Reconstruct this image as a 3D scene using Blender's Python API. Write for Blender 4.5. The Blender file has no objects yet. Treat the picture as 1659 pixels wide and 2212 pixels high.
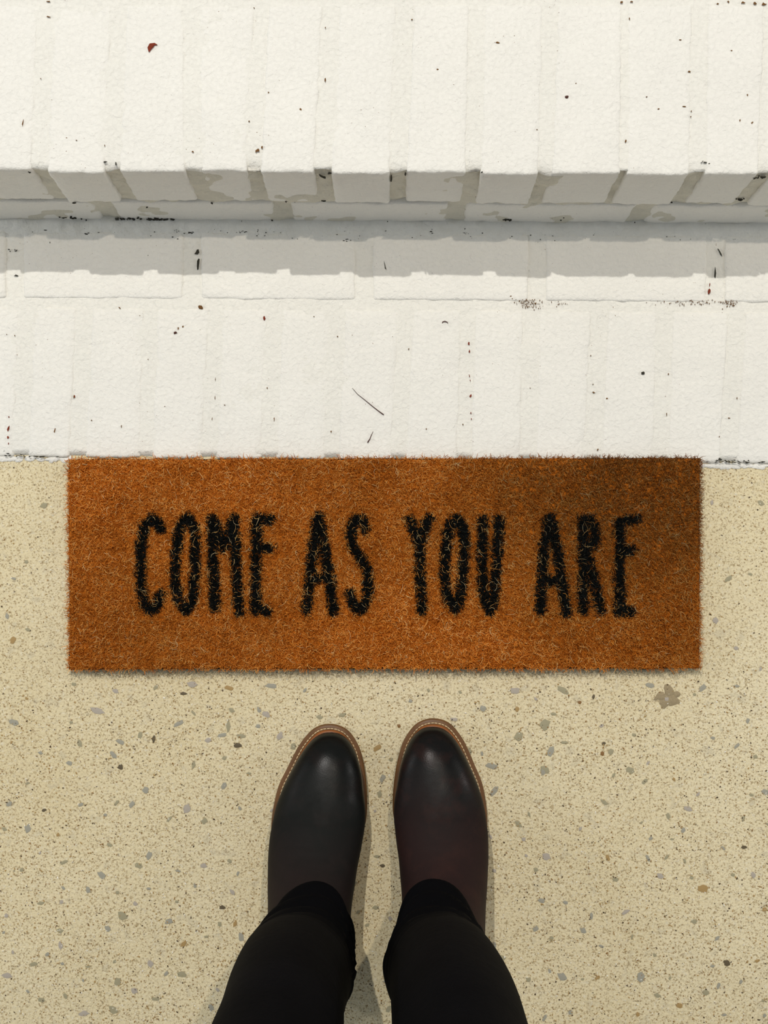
import bpy, bmesh, math, random
import numpy as np
from mathutils import Vector, noise

# ------------------------------------------------------------------ camera
S = bpy.context.scene
COL = S.collection
F, CX, CY = 2600.0, 829.5, 1106.0
TILT, CAM_H = math.radians(5.4), 1.42
cam_d = bpy.data.cameras.new('camera')
cam = bpy.data.objects.new('camera', cam_d)
COL.objects.link(cam)
cam.location = (0, 0, CAM_H)
cam.rotation_euler = (TILT, 0, 0)
cam_d.sensor_fit = 'VERTICAL'
cam_d.sensor_height = 36.0
cam_d.lens = F / 2212.0 * 36.0
cam_d.clip_start = 0.02
S.camera = cam

# ------------------------------------------------------------------ world, lamps, exposure
w = bpy.data.worlds.new('world')
S.world = w
w.use_nodes = True
w.node_tree.nodes['Background'].inputs[0].default_value = (0.86, 0.93, 1.0, 1)
w.node_tree.nodes['Background'].inputs[1].default_value = 0.31


def lamp(name, loc, power, col, radius):
    d = bpy.data.lights.new(name, 'POINT')
    d.energy = power
    d.color = col
    d.shadow_soft_size = radius
    o = bpy.data.objects.new(name, d)
    COL.objects.link(o)
    o.location = loc
    return o


lamp('porch_lantern_light', (-0.50, 1.69, 3.20), 228, (1.0, 0.972, 0.92), 0.022)
lamp('ceiling_bulb_light', (0.50, 0.87, 3.20), 84, (1.0, 0.89, 0.75), 0.024)


def area(name, loc, target, power, col, sx, sy):
    d = bpy.data.lights.new(name, 'AREA')
    d.shape = 'RECTANGLE'
    d.size, d.size_y = sx, sy
    d.energy = power
    d.color = col
    o = bpy.data.objects.new(name, d)
    COL.objects.link(o)
    o.location = loc
    o.rotation_euler = (Vector(target) - Vector(loc)).to_track_quat('-Z', 'Y').to_euler()


area('boot_streak_light_left', (-2.1, 0.5, 0.95), (0, 0, 0), 8, (0.94, 0.97, 1.0), 0.05, 0.6)  # unseen strip light, added to put a streak on the boot leather
area('boot_streak_light_right', (2.1, 0.5, 0.95), (0, 0, 0), 7, (1.0, 0.98, 0.94), 0.05, 0.6)  # its counterpart on the other side, likewise added for boot streaks

S.view_settings.view_transform = 'Standard'
S.view_settings.look = 'None'
S.view_settings.gamma = 1
S.view_settings.exposure = 0.0
S.view_settings.use_curve_mapping = False


# ------------------------------------------------------------------ helpers
def W(px, py, z=0.0):
    """where the ray through a photograph pixel meets the level z"""
    dx = px - CX
    du = CY - py
    d = Vector((dx, F * math.sin(TILT) + du * math.cos(TILT),
                -F * math.cos(TILT) + du * math.sin(TILT)))
    t = (z - CAM_H) / d.z
    return Vector((d.x * t, d.y * t, z))


def srgb(r, g, b):
    def c(v):
        v /= 255.0
        return v / 12.92 if v < 0.04045 else ((v + 0.055) / 1.055) ** 2.4
    return (c(r), c(g), c(b), 1.0)


class NT:
    def __init__(self, name):
        self.m = bpy.data.materials.new(name)
        self.m.use_nodes = True
        self.n = self.m.node_tree.nodes
        self.l = self.m.node_tree.links
        self.b = self.n['Principled BSDF']
        self.tc = self.n.new('ShaderNodeTexCoord').outputs['Object']

    def noise(self, scale, detail=4, rough=0.6, vec=None, dist=0.0):
        x = self.n.new('ShaderNodeTexNoise')
        x.inputs['Scale'].default_value = scale
        x.inputs['Detail'].default_value = detail
        x.inputs['Roughness'].default_value = rough
        x.inputs['Distortion'].default_value = dist
        self.l.new(vec or self.tc, x.inputs['Vector'])
        return x.outputs['Fac']

    def vor(self, scale, feature='F1', out='Distance', vec=None, rand=1.0):
        x = self.n.new('ShaderNodeTexVoronoi')
        x.feature = feature
        x.inputs['Scale'].default_value = scale
        x.inputs['Randomness'].default_value = rand
        self.l.new(vec or self.tc, x.inputs['Vector'])
        return x.outputs[out]

    def ramp(self, fac, stops, interp='LINEAR'):
        x = self.n.new('ShaderNodeValToRGB')
        x.color_ramp.interpolation = interp
        e = x.color_ramp.elements
        e[0].position, e[0].color = stops[0]
        e[1].position, e[1].color = stops[-1]
        for p, c in stops[1:-1]:
            q = e.new(p)
            q.color = c
        self.l.new(fac, x.inputs[0])
        return x.outputs[0]

    def mix(self, fac, a, b, mode='MIX'):
        x = self.n.new('ShaderNodeMix')
        x.data_type = 'RGBA'
        x.blend_type = mode
        for s, v in ((x.inputs[0], fac), (x.inputs[6], a), (x.inputs[7], b)):
            if hasattr(v, 'is_output'):
                self.l.new(v, s)
            else:
                s.default_value = v
        return x.outputs[2]

    def math(self, op, a, b=0.0):
        x = self.n.new('ShaderNodeMath')
        x.operation = op
        for s, v in ((x.inputs[0], a), (x.inputs[1], b)):
            if hasattr(v, 'is_output'):
                self.l.new(v, s)
            else:
                s.default_value = v
        return x.outputs[0]

    def mapping(self, scale):
        x = self.n.new('ShaderNodeMapping')
        x.inputs['Scale'].default_value = scale
        self.l.new(self.tc, x.inputs['Vector'])
        return x.outputs[0]

    def bump(self, h, dist, strength=1.0, prev=None):
        x = self.n.new('ShaderNodeBump')
        x.inputs['Distance'].default_value = dist
        x.inputs['Strength'].default_value = strength
        self.l.new(h, x.inputs['Height'])
        if prev:
            self.l.new(prev, x.inputs['Normal'])
        self.l.new(x.outputs[0], self.b.inputs['Normal'])
        return x.outputs[0]

    def set(self, **k):
        names = {'col': 'Base Color', 'rough': 'Roughness', 'spec': 'Specular IOR Level'}
        for a, v in k.items():
            s = self.b.inputs[names[a]]
            if hasattr(v, 'is_output'):
                self.l.new(v, s)
            else:
                s.default_value = v
        return self.m


def G(v):
    return (v, v, v, 1.0)


def paint_material(name, col, lump=1.0):
    t = NT(name)
    a = t.noise(9, 5, 0.6)
    c = t.mix(t.ramp(a, [(0.3, G(0)), (0.7, G(1))]), tuple(x * 0.955 for x in col[:3]) + (1,), col)
    # thin yellowish stains and dirt pinpricks in the paint
    st = t.ramp(t.noise(23, 8, 0.75), [(0.66, G(0)), (0.78, G(0.45))])
    c = t.mix(st, c, srgb(205, 190, 158))
    pin = t.math('MULTIPLY', t.ramp(t.noise(420, 2, 0.5), [(0.735, G(0)), (0.76, G(1))]),
                 t.ramp(t.noise(14, 3, 0.6), [(0.46, G(0)), (0.6, G(1))]))
    c = t.mix(pin, c, srgb(120, 84, 50))
    b1 = t.bump(t.noise(38, 4, 0.55, dist=0.15), 0.0030 * lump, 0.75)
    b2 = t.bump(t.noise(210, 5, 0.65, dist=0.5), 0.0016 * lump, 0.9, b1)
    # fine curled ridges left by the brush
    r = t.vor(95, 'DISTANCE_TO_EDGE', 'Distance')
    t.bump(t.ramp(r, [(0.0, G(1)), (0.12, G(0))]), 0.0004, 0.35, b2)
    return t.set(col=c, rough=0.62, spec=0.25)


M = {}
M['paint'] = paint_material('white_masonry_paint', srgb(243, 240, 231))
M['mortar'] = paint_material('painted_mortar', srgb(241, 238, 228), 1.1)


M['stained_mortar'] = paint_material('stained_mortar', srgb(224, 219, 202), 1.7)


def concrete():
    t = NT('sandy_concrete')
    c = t.mix(t.ramp(t.noise(3.2, 4, 0.6), [(0.3, G(0)), (0.7, G(1))]), srgb(230, 213, 170), srgb(242, 228, 190))
    f1 = t.ramp(t.noise(430, 4, 0.65, dist=0.7), [(0.36, G(1)), (0.47, G(0))])
    c = t.mix(t.math('MULTIPLY', f1, 0.62), c, srgb(158, 130, 82))
    f2 = t.ramp(t.noise(260, 3, 0.6), [(0.56, G(0)), (0.66, G(1))])
    c = t.mix(t.math('MULTIPLY', f2, 0.55), c, srgb(238, 229, 204))
    f3 = t.ramp(t.noise(52, 4, 0.6), [(0.58, G(0)), (0.66, G(0.35))])
    c = t.mix(f3, c, srgb(196, 186, 160))
    # small buff sand grains of several tints
    vc = t.vor(640, 'F1', 'Color')
    hs = t.n.new('ShaderNodeSeparateColor')
    t.l.new(vc, hs.inputs[0])
    g = t.ramp(hs.outputs[0], [(0.0, srgb(150, 126, 84)), (0.09, srgb(170, 146, 104)), (0.12, G(1)), (1, G(1))], 'CONSTANT')
    c = t.mix(0.5, c, g, 'MULTIPLY')
    b = t.bump(t.noise(330, 5, 0.7, dist=0.5), 0.0016, 0.9)
    t.bump(t.noise(70, 3, 0.6), 0.0016, 0.4, b)
    return t.set(col=c, rough=0.75, spec=0.25)


M['concrete'] = concrete()


def plain(name, col, rough=0.6, spec=0.3, var=0.12, scale=120, bump=0.0):
    t = NT(name)
    dark = tuple(x * (1 - var) for x in col[:3]) + (1,)
    lite = tuple(min(1, x * (1 + var)) for x in col[:3]) + (1,)
    n = t.noise(scale, 4, 0.6)
    c = t.ramp(n, [(0.3, dark), (0.7, lite)])
    if bump:
        t.bump(n, bump, 0.7)
    return t.set(col=c, rough=rough, spec=spec)


PEB = [plain('grey_pebble', srgb(158, 154, 138), 0.5, 0.35, 0.14, 300),
       plain('lilac_grey_pebble', srgb(174, 164, 150), 0.5, 0.35, 0.12, 300),
       plain('olive_grey_pebble', srgb(160, 152, 122), 0.5, 0.35, 0.14, 300),
       plain('tan_pebble', srgb(168, 138, 88), 0.5, 0.35, 0.15, 300),
       plain('dark_pebble', srgb(96, 84, 62), 0.45, 0.35, 0.15, 300),
       plain('brown_pebble', srgb(134, 98, 52), 0.4, 0.4, 0.2, 300)]
GRA = [plain('dark_grain', srgb(70, 52, 30), 0.5), plain('brown_grain', srgb(142, 104, 52), 0.5),
       plain('white_grain', srgb(244, 238, 222), 0.35), plain('ochre_grain', srgb(170, 138, 84), 0.5)]
M['needle'] = plain('needle_brown', srgb(74, 34, 22), 0.45, 0.4)
M['chip'] = plain('bare_brick_red', srgb(126, 56, 38), 0.8, 0.1)
M['soil'] = plain('dark_soil', srgb(52, 44, 34), 0.9, 0.1)
M['seed'] = plain('seed_brown', srgb(112, 78, 40), 0.6, 0.2)
M['grime_pit'] = plain('black_grime_pit', srgb(62, 60, 52), 0.9, 0.1)  # real grime, and dots that stand for shaded holes and gaps


def link(o, parent=None):
    COL.objects.link(o)
    if parent:
        o.parent = parent
    return o


def mesh_obj(name, verts, faces, mat, parent=None, smooth=True):
    me = bpy.data.meshes.new(name)
    me.from_pydata([tuple(v) for v in verts], [], faces)
    me.materials.append(mat)
    if smooth:
        me.polygons.foreach_set('use_smooth', [True] * len(me.polygons))
    me.update()
    return link(bpy.data.objects.new(name, me), parent)


def empty(name, loc, label, cat, group=None):
    o = bpy.data.objects.new(name, None)
    o.empty_display_size = 0.05
    o.location = loc
    COL.objects.link(o)
    tag(o, label, cat, group)
    return o


def tag(o, label, cat, group=None):
    o['label'] = label
    o['category'] = cat
    if group:
        o['group'] = group
    return o


def nz(x, y, z, s, seed=0.0):
    return noise.noise(Vector((x * s + seed, y * s + seed * 1.7, z * s - seed)))


def block(name, quad, z0, z1, mat, parent, r=0.005, cell=0.009, seed=0.0, amp=0.0006, edge=1.0):
    """hand-made brick: quad = four (x, y): front-left, front-right, back-right, back-left"""
    fl, fr, br, bl = [Vector((q[0], q[1])) for q in quad]
    lx = max((fr - fl).length, (br - bl).length)
    ly = max((bl - fl).length, (br - fr).length)
    lz = z1 - z0
    hx, hy, hz = lx / 2, ly / 2, lz / 2

    def cuts(h, flip=False):
        n = max(2, int(2 * h / cell))
        v = [-h + r * 0.0, -h + r * 0.45, -h + r] + [-h + r + (2 * h - 2 * r) * i / n for i in range(1, n)] + [h - r, h - r * 0.45, h]
        return v
    X, Y, Z = cuts(hx), cuts(hy), cuts(hz)
    if lz > 0.03:
        Z = [z for z in Z]
    idx, V, Fc = {}, [], []

    def vert(i, j, k):
        key = (i, j, k)
        if key in idx:
            return idx[key]
        p = Vector((X[i], Y[j], Z[k]))
        rr = r * (0.75 + 0.5 * nz(p.x, p.y, p.z, 30, seed))
        q = Vector((max(-hx + r, min(hx - r, p.x)), max(-hy + r, min(hy - r, p.y)), max(-hz + r, min(hz - r, p.z))))
        d = p - q
        if d.length > 1e-9:
            m = max(abs(d.x), abs(d.y), abs(d.z))
            p = q + d.normalized() * m
        nrm = Vector((p.x / hx, p.y / hy, p.z / hz))
        nrm = Vector([c ** 7 for c in nrm])
        if nrm.length > 1e-9:
            nrm.normalize()
        onedge = 1.0 if sum(1 for c, h in ((p.x, hx), (p.y, hy), (p.z, hz)) if abs(c) > h - r * 1.6) >= 2 else 0.0
        a = amp * (nz(p.x, p.y, p.z, 22, seed) * 1.3 + nz(p.x, p.y, p.z, 75, seed + 5) * 0.8)
        a += onedge * edge * (0.0012 * nz(p.x, p.y, p.z, 70, seed + 9) + 0.0012 * nz(p.x, p.y, p.z, 170, seed + 2))
        p = p + nrm * a
        u, v = (p.x + hx) / lx, (p.y + hy) / ly
        xy = fl * (1 - u) * (1 - v) + fr * u * (1 - v) + br * u * v + bl * (1 - u) * v
        idx[key] = len(V)
        V.append((xy.x, xy.y, z0 + hz + p.z))
        return idx[key]
    nx, ny, nzz = len(X) - 1, len(Y) - 1, len(Z) - 1
    for i in range(nx):
        for j in range(ny):
            Fc.append((vert(i, j, nzz), vert(i + 1, j, nzz), vert(i + 1, j + 1, nzz), vert(i, j + 1, nzz)))
            if False:
                Fc.append((vert(i, j, 0), vert(i, j + 1, 0), vert(i + 1, j + 1, 0), vert(i + 1, j, 0)))
    for i in range(nx):
        for k in range(nzz):
            Fc.append((vert(i, 0, k), vert(i + 1, 0, k), vert(i + 1, 0, k + 1), vert(i, 0, k + 1)))
            Fc.append((vert(i, ny, k), vert(i, ny, k + 1), vert(i + 1, ny, k + 1), vert(i + 1, ny, k)))
    for j in range(ny):
        for k in range(nzz):
            Fc.append((vert(0, j, k), vert(0, j, k + 1), vert(0, j + 1, k + 1), vert(0, j + 1, k)))
            Fc.append((vert(nx, j, k), vert(nx, j + 1, k), vert(nx, j + 1, k + 1), vert(nx, j, k + 1)))
    return mesh_obj(name, V, Fc, mat, parent)


def blob(V, Fc, c, rx, ry, rz, rot=0.0, n=7, rnd=random, jag=0.3):
    """irregular domed crumb appended to the lists V, Fc"""
    b = len(V)
    ca, sa = math.cos(rot), math.sin(rot)
    rs = [1 + rnd.uniform(-jag, jag) for _ in range(n)]
    for k, (s, z) in enumerate(((1.0, -0.4), (0.96, 0.45))):
        for i in range(n):
            a = 2 * math.pi * i / n
            x, y = math.cos(a) * rx * rs[i] * s, math.sin(a) * ry * rs[i] * s
            V.append((c[0] + x * ca - y * sa, c[1] + x * sa + y * ca, c[2] + z * rz))
    V.append((c[0], c[1], c[2] + rz))
    for i in range(n):
        j = (i + 1) % n
        Fc.append((b + i, b + j, b + n + j, b + n + i))
        Fc.append((b + n + i, b + n + j, b + 2 * n))


# ------------------------------------------------------------------ concrete floor
H1, H2 = 0.004, 0.169                      # levels of the two brick treads
E0, E1 = W(0, 986, H1), W(1659, 1001, H1)  # front edge of the lower bricks


def edge_y(x):
    return E0.y + (E1.y - E0.y) * (x - E0.x) / (E1.x - E0.x)


def make_floor():
    xs = np.linspace(-2.4, 2.4, 97)
    V, Fc = [], []
    ys = [0.0] + list(np.linspace(0.02, 2.2, 40))
    for j, d in enumerate(ys):
        for x in xs:
            y = edge_y(x) + 0.0025 - d
            V.append((x, y, 0.0005 * nz(x, y, 0, 3.0, 2.0) - 0.0002))
    nx = len(xs)
    for j in range(len(ys) - 1):
        for i in range(nx - 1):
            Fc.append((j * nx + i + 1, j * nx + i, (j + 1) * nx + i, (j + 1) * nx + i + 1))
    o = mesh_obj('floor', V, Fc, M['concrete'])
    o['kind'] = 'structure'
    return o


floor = make_floor()
rnd = random.Random(7)


def on_floor(px, py):
    if py < 1008:
        return False
    return not (128 < px < 1532 and py < 1468)


# stones of the aggregate that can be told apart: (px, py, length px, width px, turn, tint)
seen = [(250, 1493, 14, 9, 0.5, 1), (160, 1478, 12, 8, 0.2, 2), (415, 1478, 24, 12, 0.1, 1), (396, 1498, 16, 7, 0.1, 4),
        (495, 1486, 22, 9, 0.3, 3), (586, 1481, 26, 10, 0.1, 0), (560, 1533, 14, 8, 1.2, 0), (501, 1534, 14, 9, 0.7, 2),
        (303, 1588, 10, 16, 0.2, 2), (260, 1602, 20, 9, 0.4, 0), (386, 1563, 24, 10, -0.5, 0), (480, 1588, 20, 9, -0.2, 0),
        (520, 1590, 18, 10, 0, 2), (513, 1610, 16, 12, 0.3, 4), (493, 1568, 9, 26, 0.1, 2), (450, 1599, 14, 10, 0, 1),
        (332, 1596, 8, 15, 0.1, 4), (150, 1648, 14, 9, 0.3, 0), (260, 1657, 12, 12, 0.8, 4), (418, 1652, 8, 16, 0.3, 2),
        (485, 1637, 10, 9, 0, 2), (315, 1706, 14, 14, 0.3, 0), (210, 1535, 34, 12, 0.3, 1), (575, 1543, 18, 12, 0.6, 1),
        (1112, 1492, 22, 14, 0, 1), (1215, 1490, 26, 13, 0.5, 2), (1404, 1480, 18, 10, 0.3, 0), (1518, 1486, 18, 12, -0.8, 0),
        (1178, 1564, 22, 24, 0.1, 2), (1195, 1542, 12, 7, 0.1, 2), (1190, 1622, 12, 22, 0.3, 0), (1120, 1590, 16, 22, 0.7, 2),
        (1176, 1662, 20, 16, 0.4, 2), (1174, 1665, 12, 20, 0.3, 0), (1252, 1517, 8, 8, 0, 5), (1282, 1505, 6, 11, 0.2, 4),
        (1304, 1606, 8, 8, 0, 4), (1301, 1628, 7, 12, 0.2, 5), (1362, 1664, 20, 14, 0.4, 2), (1540, 1594, 10, 7, 0.2, 0),
        (1220, 1604, 16, 7, 0.1, 2), (1320, 1624, 12, 14, 0.6, 2), (1500, 1500, 7, 7, 0, 2), (1440, 1510, 10, 9, 0, 1),
        (605, 1590, 12, 18, 0.3, 1), (633, 1612, 11, 16, 0.3, 2), (690, 1549, 14, 9, 0, 2), (980, 1554, 18, 8, 0.1, 1),
        (1062, 1655, 26, 13, 0.2, 0), (1068, 1708, 10, 24, 0.6, 0), (862, 1568, 8, 8, 0, 5), (845, 1640, 10, 9, 0, 2),
        (820, 1715, 10, 15, 0.3, 2), (30, 1560, 20, 12, 0.4, 0), (60, 1790, 14, 18, 0.2, 0), (300, 1870, 18, 12, 0.3, 2),
        (220, 1890, 20, 12, 0.7, 0), (130, 2010, 15, 10, 0.3, 2), (95, 1750, 10, 7, 0, 4), (440, 1870, 14, 10, 0.2, 1),
        (480, 1960, 14, 9, 0.2, 4), (1607, 1830, 12, 8, 0.2, 4), (1180, 1850, 20, 14, 0.4, 1), (1500, 1990, 14, 9, 0.1, 2),
        (1260, 2010, 16, 11, 0.5, 0), (1330, 1900, 14, 9, 0.2, 2), (1570, 2080, 16, 12, 0.6, 4), (1215, 2110, 22, 15, 0.4, 0),
        (1420, 2150, 14, 9, 0.1, 2), (1170, 1945, 15, 9, 0.3, 0), (1120, 1780, 18, 10, 0.6, 2), (815, 1850, 14, 7, 0.1, 2),
        (826, 1870, 12, 7, 0.1, 4), (812, 1960, 14, 9, 0, 2), (30, 1250, 10, 6, 0.2, 0), (60, 1360, 12, 7, 0.2, 2),
        (1590, 1400, 12, 8, 0.1, 1), (1620, 1240, 10, 6, 0.2, 2), (290, 2140, 16, 11, 0.4, 1), (90, 2160, 16, 10, 0.2, 2)]
spots = [(a, b) for a, b, *_ in seen]
tries = 0
while len(seen) < 300 and tries < 60000:
    tries += 1
    px, py = rnd.uniform(-10, 1669), rnd.uniform(1020, 2215)
    if not on_floor(px, py):
        continue
    if rnd.random() > (0.3 + 0.7 * max(0, min(1, (py - 1400) / 250))):
        continue
    if any((px - a) ** 2 + (py - b) ** 2 < 30 ** 2 for a, b in spots):
        continue
    s = rnd.choice((9, 10, 11, 12, 14, 16, 20))
    seen.append((px, py, s * rnd.uniform(0.8, 1.2), s * rnd.uniform(0.45, 0.85), rnd.uniform(-1.5, 1.5),
                 rnd.choice((0, 0, 0, 0, 1, 1, 1, 2, 2, 2, 2, 3))))
    spots.append((px, py))
pool = {}
for (px, py, lw, lh, rot, tint) in seen:
    key = (tint, len(pool) % 5) if (tint, 0) not in pool or rnd.random() < 0 else None
    variant = rnd.randrange(4)
    if (tint, variant) not in pool:
        V, Fc = [], []
        blob(V, Fc, (0, 0, 0), 1, 1, 1, 0, 11, rnd, 0.24)
        me = bpy.data.meshes.new('pebble')
        me.from_pydata(V, [], Fc)
        me.materials.append(PEB[tint])
        pool[(tint, variant)] = me
    o = bpy.data.objects.new('pebble', pool[(tint, variant)])
    p = W(px, py, 0.0)
    o.location = (p.x, p.y, 0.00018)
    o.scale = (lw / 3700, lh / 3700, 0.00035)
    o.rotation_euler = (0, 0, -rot)
    link(o, floor)


def grains(n, mat, smin, smax, name, cond):
    V, Fc = [], []
    k = 0
    while k < n:
        px, py = rnd.uniform(-30, 1690), rnd.uniform(1000, 2230)
        if not cond(px, py):
            continue
        p = W(px, py, 0.0)
        s = rnd.uniform(smin, smax) / 3700
        blob(V, Fc, (p.x, p.y, 0.00025), s * rnd.uniform(0.8, 1.5), s * rnd.uniform(0.5, 0.9), 0.0004,
             rnd.uniform(0, 3.14), 5, rnd, 0.3)
        k += 1
    o = mesh_obj(name, V, Fc, mat, floor, smooth=False)
    o['kind'] = 'stuff'
    return o


# old stain on the concrete right of the mat's near corner
V, Fc = [], []
for a, b, r1, r2 in ((1450, 1513, 26, 20), (1436, 1519, 20, 16), (1446, 1492, 22, 18), (1428, 1505, 18, 14), (1462, 1500, 12, 12), (1418, 1508, 12, 6)):
    p = W(a, b, 0.0)
    blob(V, Fc, (p.x, p.y, 0.00012), r1 / 2900, r2 / 2900, 0.00018, rnd.uniform(0, 3), 12, rnd, 0.25)
M['stain'] = plain('grey_brown_stain', srgb(158, 142, 112), 0.8, 0.1, 0.14, 500)
mesh_obj('stain', V, Fc, M['stain'], floor)


def dens(px, py):
    if not on_floor(px, py):
        return False
    base = 0.35 + 0.65 * max(0, min(1, (py - 1380) / 200))
    return rnd.random() < base * (0.55 + 0.9 * nz(px, py, 0, 0.006, 3) + 0.3)


grains(2300, GRA[0], 1.3, 3.8, 'dark_sand_grain', dens)
grains(2800, GRA[1], 1.3, 3.6, 'brown_sand_grain', dens)
grains(2000, GRA[2], 1.5, 3.5, 'white_sand_grain', dens)
grains(2800, GRA[3], 1.6, 4.0, 'ochre_sand_grain', dens)

# ------------------------------------------------------------------ brick steps
upper = empty('brick_step', (0, 0.55, 0.0), 'upper white-painted brick step with a raised front edge in shadow', 'step')
lower = empty('brick_step', (0, 0.32, 0.0), 'lower white-painted brick step, level with the concrete and behind the doormat', 'step')
for e in (upper, lower):
    e.location = (0, 0, 0)
N0, N1 = W(0, 368, H2), W(1659, 378, H2)


def nose_y(x):
    return N0.y + (N1.y - N0.y) * (x - N0.x) / (N1.x - N0.x)


# joints of the upper tread: (x at the back, x at the front edge, width) in photograph pixels
JT = [(-374, -396, 32), (-216, -238, 30), (-58, -76, 32), (100, 84, 32), (258, 241, 32), (414, 417, 34), (565, 548, 30), (716, 697, 36), (876, 860, 36),
      (1030, 1023, 32), (1190, 1178, 30), (1350, 1347, 14), (1512, 1507, 34), (1668, 1652, 30), (1828, 1808, 30), (1985, 1962, 30), (2140, 2115, 30)]
yb0 = 10
for i in range(len(JT) - 1):
    a, b = JT[i], JT[i + 1]
    bl, br = W(a[0] + a[2] / 2, yb0, H2), W(b[0] - b[2] / 2, yb0, H2)
    fl, fr = W(a[1] + a[2] / 2, 370, H2), W(b[1] - b[2] / 2, 370, H2)
    j = rnd.uniform(-0.0015, 0.0015)
    fl.y, fr.y = nose_y(fl.x) + j, nose_y(fr.x) + j
    dz = rnd.uniform(-0.0005, 0.0006)
    block('brick', (fl, fr, br, bl), H2 - 0.092, H2 + dz, M['paint'], upper, r=0.0034, seed=i * 3.1 + 1, cell=0.006)
# row behind, out of frame except for the corner
y1 = W(829, yb0, H2).y + 0.016
for i in range(len(JT) - 1):
    a, b = JT[i], JT[i + 1]
    bl, br = W(a[0] + a[2] / 2, yb0, H2), W(b[0] - b[2] / 2, yb0, H2)
    block('brick', ((bl.x, y1), (br.x, y1), (br.x, y1 + 0.19), (bl.x, y1 + 0.19)), H2 - 0.092, H2, M['paint'], upper,
          r=0.0045, seed=i * 2.7 + 60, cell=0.02)
# stretcher course under the nosing
JR = [-545, -155, 230, 612, 985, 1383, 1780, 2170]
for i in range(len(JR) - 1):
    a, b = W(JR[i] + 18, 462, 0.04), W(JR[i + 1] - 18, 462, 0.04)
    block('brick', ((a.x, nose_y(a.x) + 0.002), (b.x, nose_y(b.x) + 0.002), (b.x, nose_y(b.x) + 0.09), (a.x, nose_y(a.x) + 0.09)),
          0.006, 0.068, M['paint'], upper, r=0.0045, seed=i * 4.3 + 100, cell=0.01)


def sheet(name, P, mat, parent):
    """P: grid of points [row][col]"""
    V = [p for row in P for p in row]
    n = len(P[0])
    Fc = [(r * n + c, r * n + c + 1, (r + 1) * n + c + 1, (r + 1) * n + c) for r in range(len(P) - 1) for c in range(n - 1)]
    return mesh_obj(name, V, Fc, mat, parent)


# mortar bed of the upper step: front face, rounded edge, top face
def upper_mortar():
    xs = np.arange(-0.95, 0.95, 0.004)
    P = []
    prof = []
    for z in np.arange(-0.004, H2 - 0.006, 0.0045):
        prof.append(('f', z))
    for d in list(np.arange(0.0, 0.03, 0.004)) + list(np.arange(0.03, 0.46, 0.01)):
        prof.append(('t', d))
    for kind, q in prof:
        row = []
        for x in xs:
            y0 = nose_y(x)
            if kind == 'f':
                z = q
                upk = max(0.0, (z - 0.07) / 0.1)
                rec = 0.0026 + 0.0060 * nz(x, 0, z, 24, 31) + 0.0030 * nz(x, 0, z, 75, 5)
                rec += upk * (0.002 + 0.003 * max(0, nz(x, 0, 0, 9, 77)))
                row.append((x, y0 + max(-0.0004, rec) + (0.0 if z > 0.074 else 0.0018), z))
            else:
                drop = 0.0008 + 0.0004 * nz(x, q, 0, 40, 3) + 0.0004 * nz(x, q, 0, 110, 8)
                drop += 0.0050 * math.exp(-q / 0.005) * max(0.0, 0.6 + 2.2 * nz(x, 0, 0, 18, 50) + 0.7 * nz(x, 0, 0, 90, 51))
                row.append((x, y0 + 0.0040 + q, H2 - max(0.0002, drop)))
        P.append(row)
    o = sheet('mortar', P, M['mortar'], upper)
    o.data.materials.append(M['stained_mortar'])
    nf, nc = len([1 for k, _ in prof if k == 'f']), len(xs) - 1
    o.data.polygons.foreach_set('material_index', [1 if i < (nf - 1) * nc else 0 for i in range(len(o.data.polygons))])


upper_mortar()

# lower step: stretchers against the riser, then headers up to the concrete
JS = [-732, -352, 32, 415, 786, 1160, 1546, 1930, 2310]
for i in range(len(JS) - 1):
    w1 = 18 if i < 5 else 16
    a, b = JS[i], JS[i + 1]
    sk = lambda x: (x - 829) * 0.006
    fl, fr = W(a + 19, 648 + sk(a), H1), W(b - 19, 648 + sk(b), H1)
    bl, br = W(a + 19, 505 + sk(a), H1), W(b - 19, 505 + sk(b), H1)
    block('brick', (fl, fr, br, bl), -0.05, H1 + 0.0012 + rnd.uniform(-0.0004, 0.0006), M['paint'], lower, r=0.0035, seed=i * 5.1 + 200, cell=0.01)
JH = [(-362, -372, 28), (-222, -234, 28), (-84, -96, 28), (58, 44, 30), (184, 166, 32), (326, 315, 26), (467, 451, 28), (594, 580, 30), (730, 716, 28),
      (878, 860, 28), (1012, 1003, 28), (1148, 1141, 32), (1296, 1280, 34), (1436, 1427, 30), (1592, 1572, 34), (1735, 1718, 30), (1880, 1862, 30), (2020, 2000, 30)]
for i in range(len(JH) - 1):
    a, b = JH[i], JH[i + 1]
    bl, br = W(a[0] + a[2] / 2, 667 + (a[0] - 829) * 0.006, H1), W(b[0] - b[2] / 2, 667 + (b[0] - 829) * 0.006, H1)
    fl, fr = W(a[1] + a[2] / 2, 990, H1), W(b[1] - b[2] / 2, 990, H1)
    fl.y, fr.y = edge_y(fl.x), edge_y(fr.x)
    block('brick', (fl, fr, br, bl), -0.09, H1 + rnd.uniform(-0.0005, 0.0004), M['paint'], lower, r=0.004, seed=i * 3.7 + 300, cell=0.0085)


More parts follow.
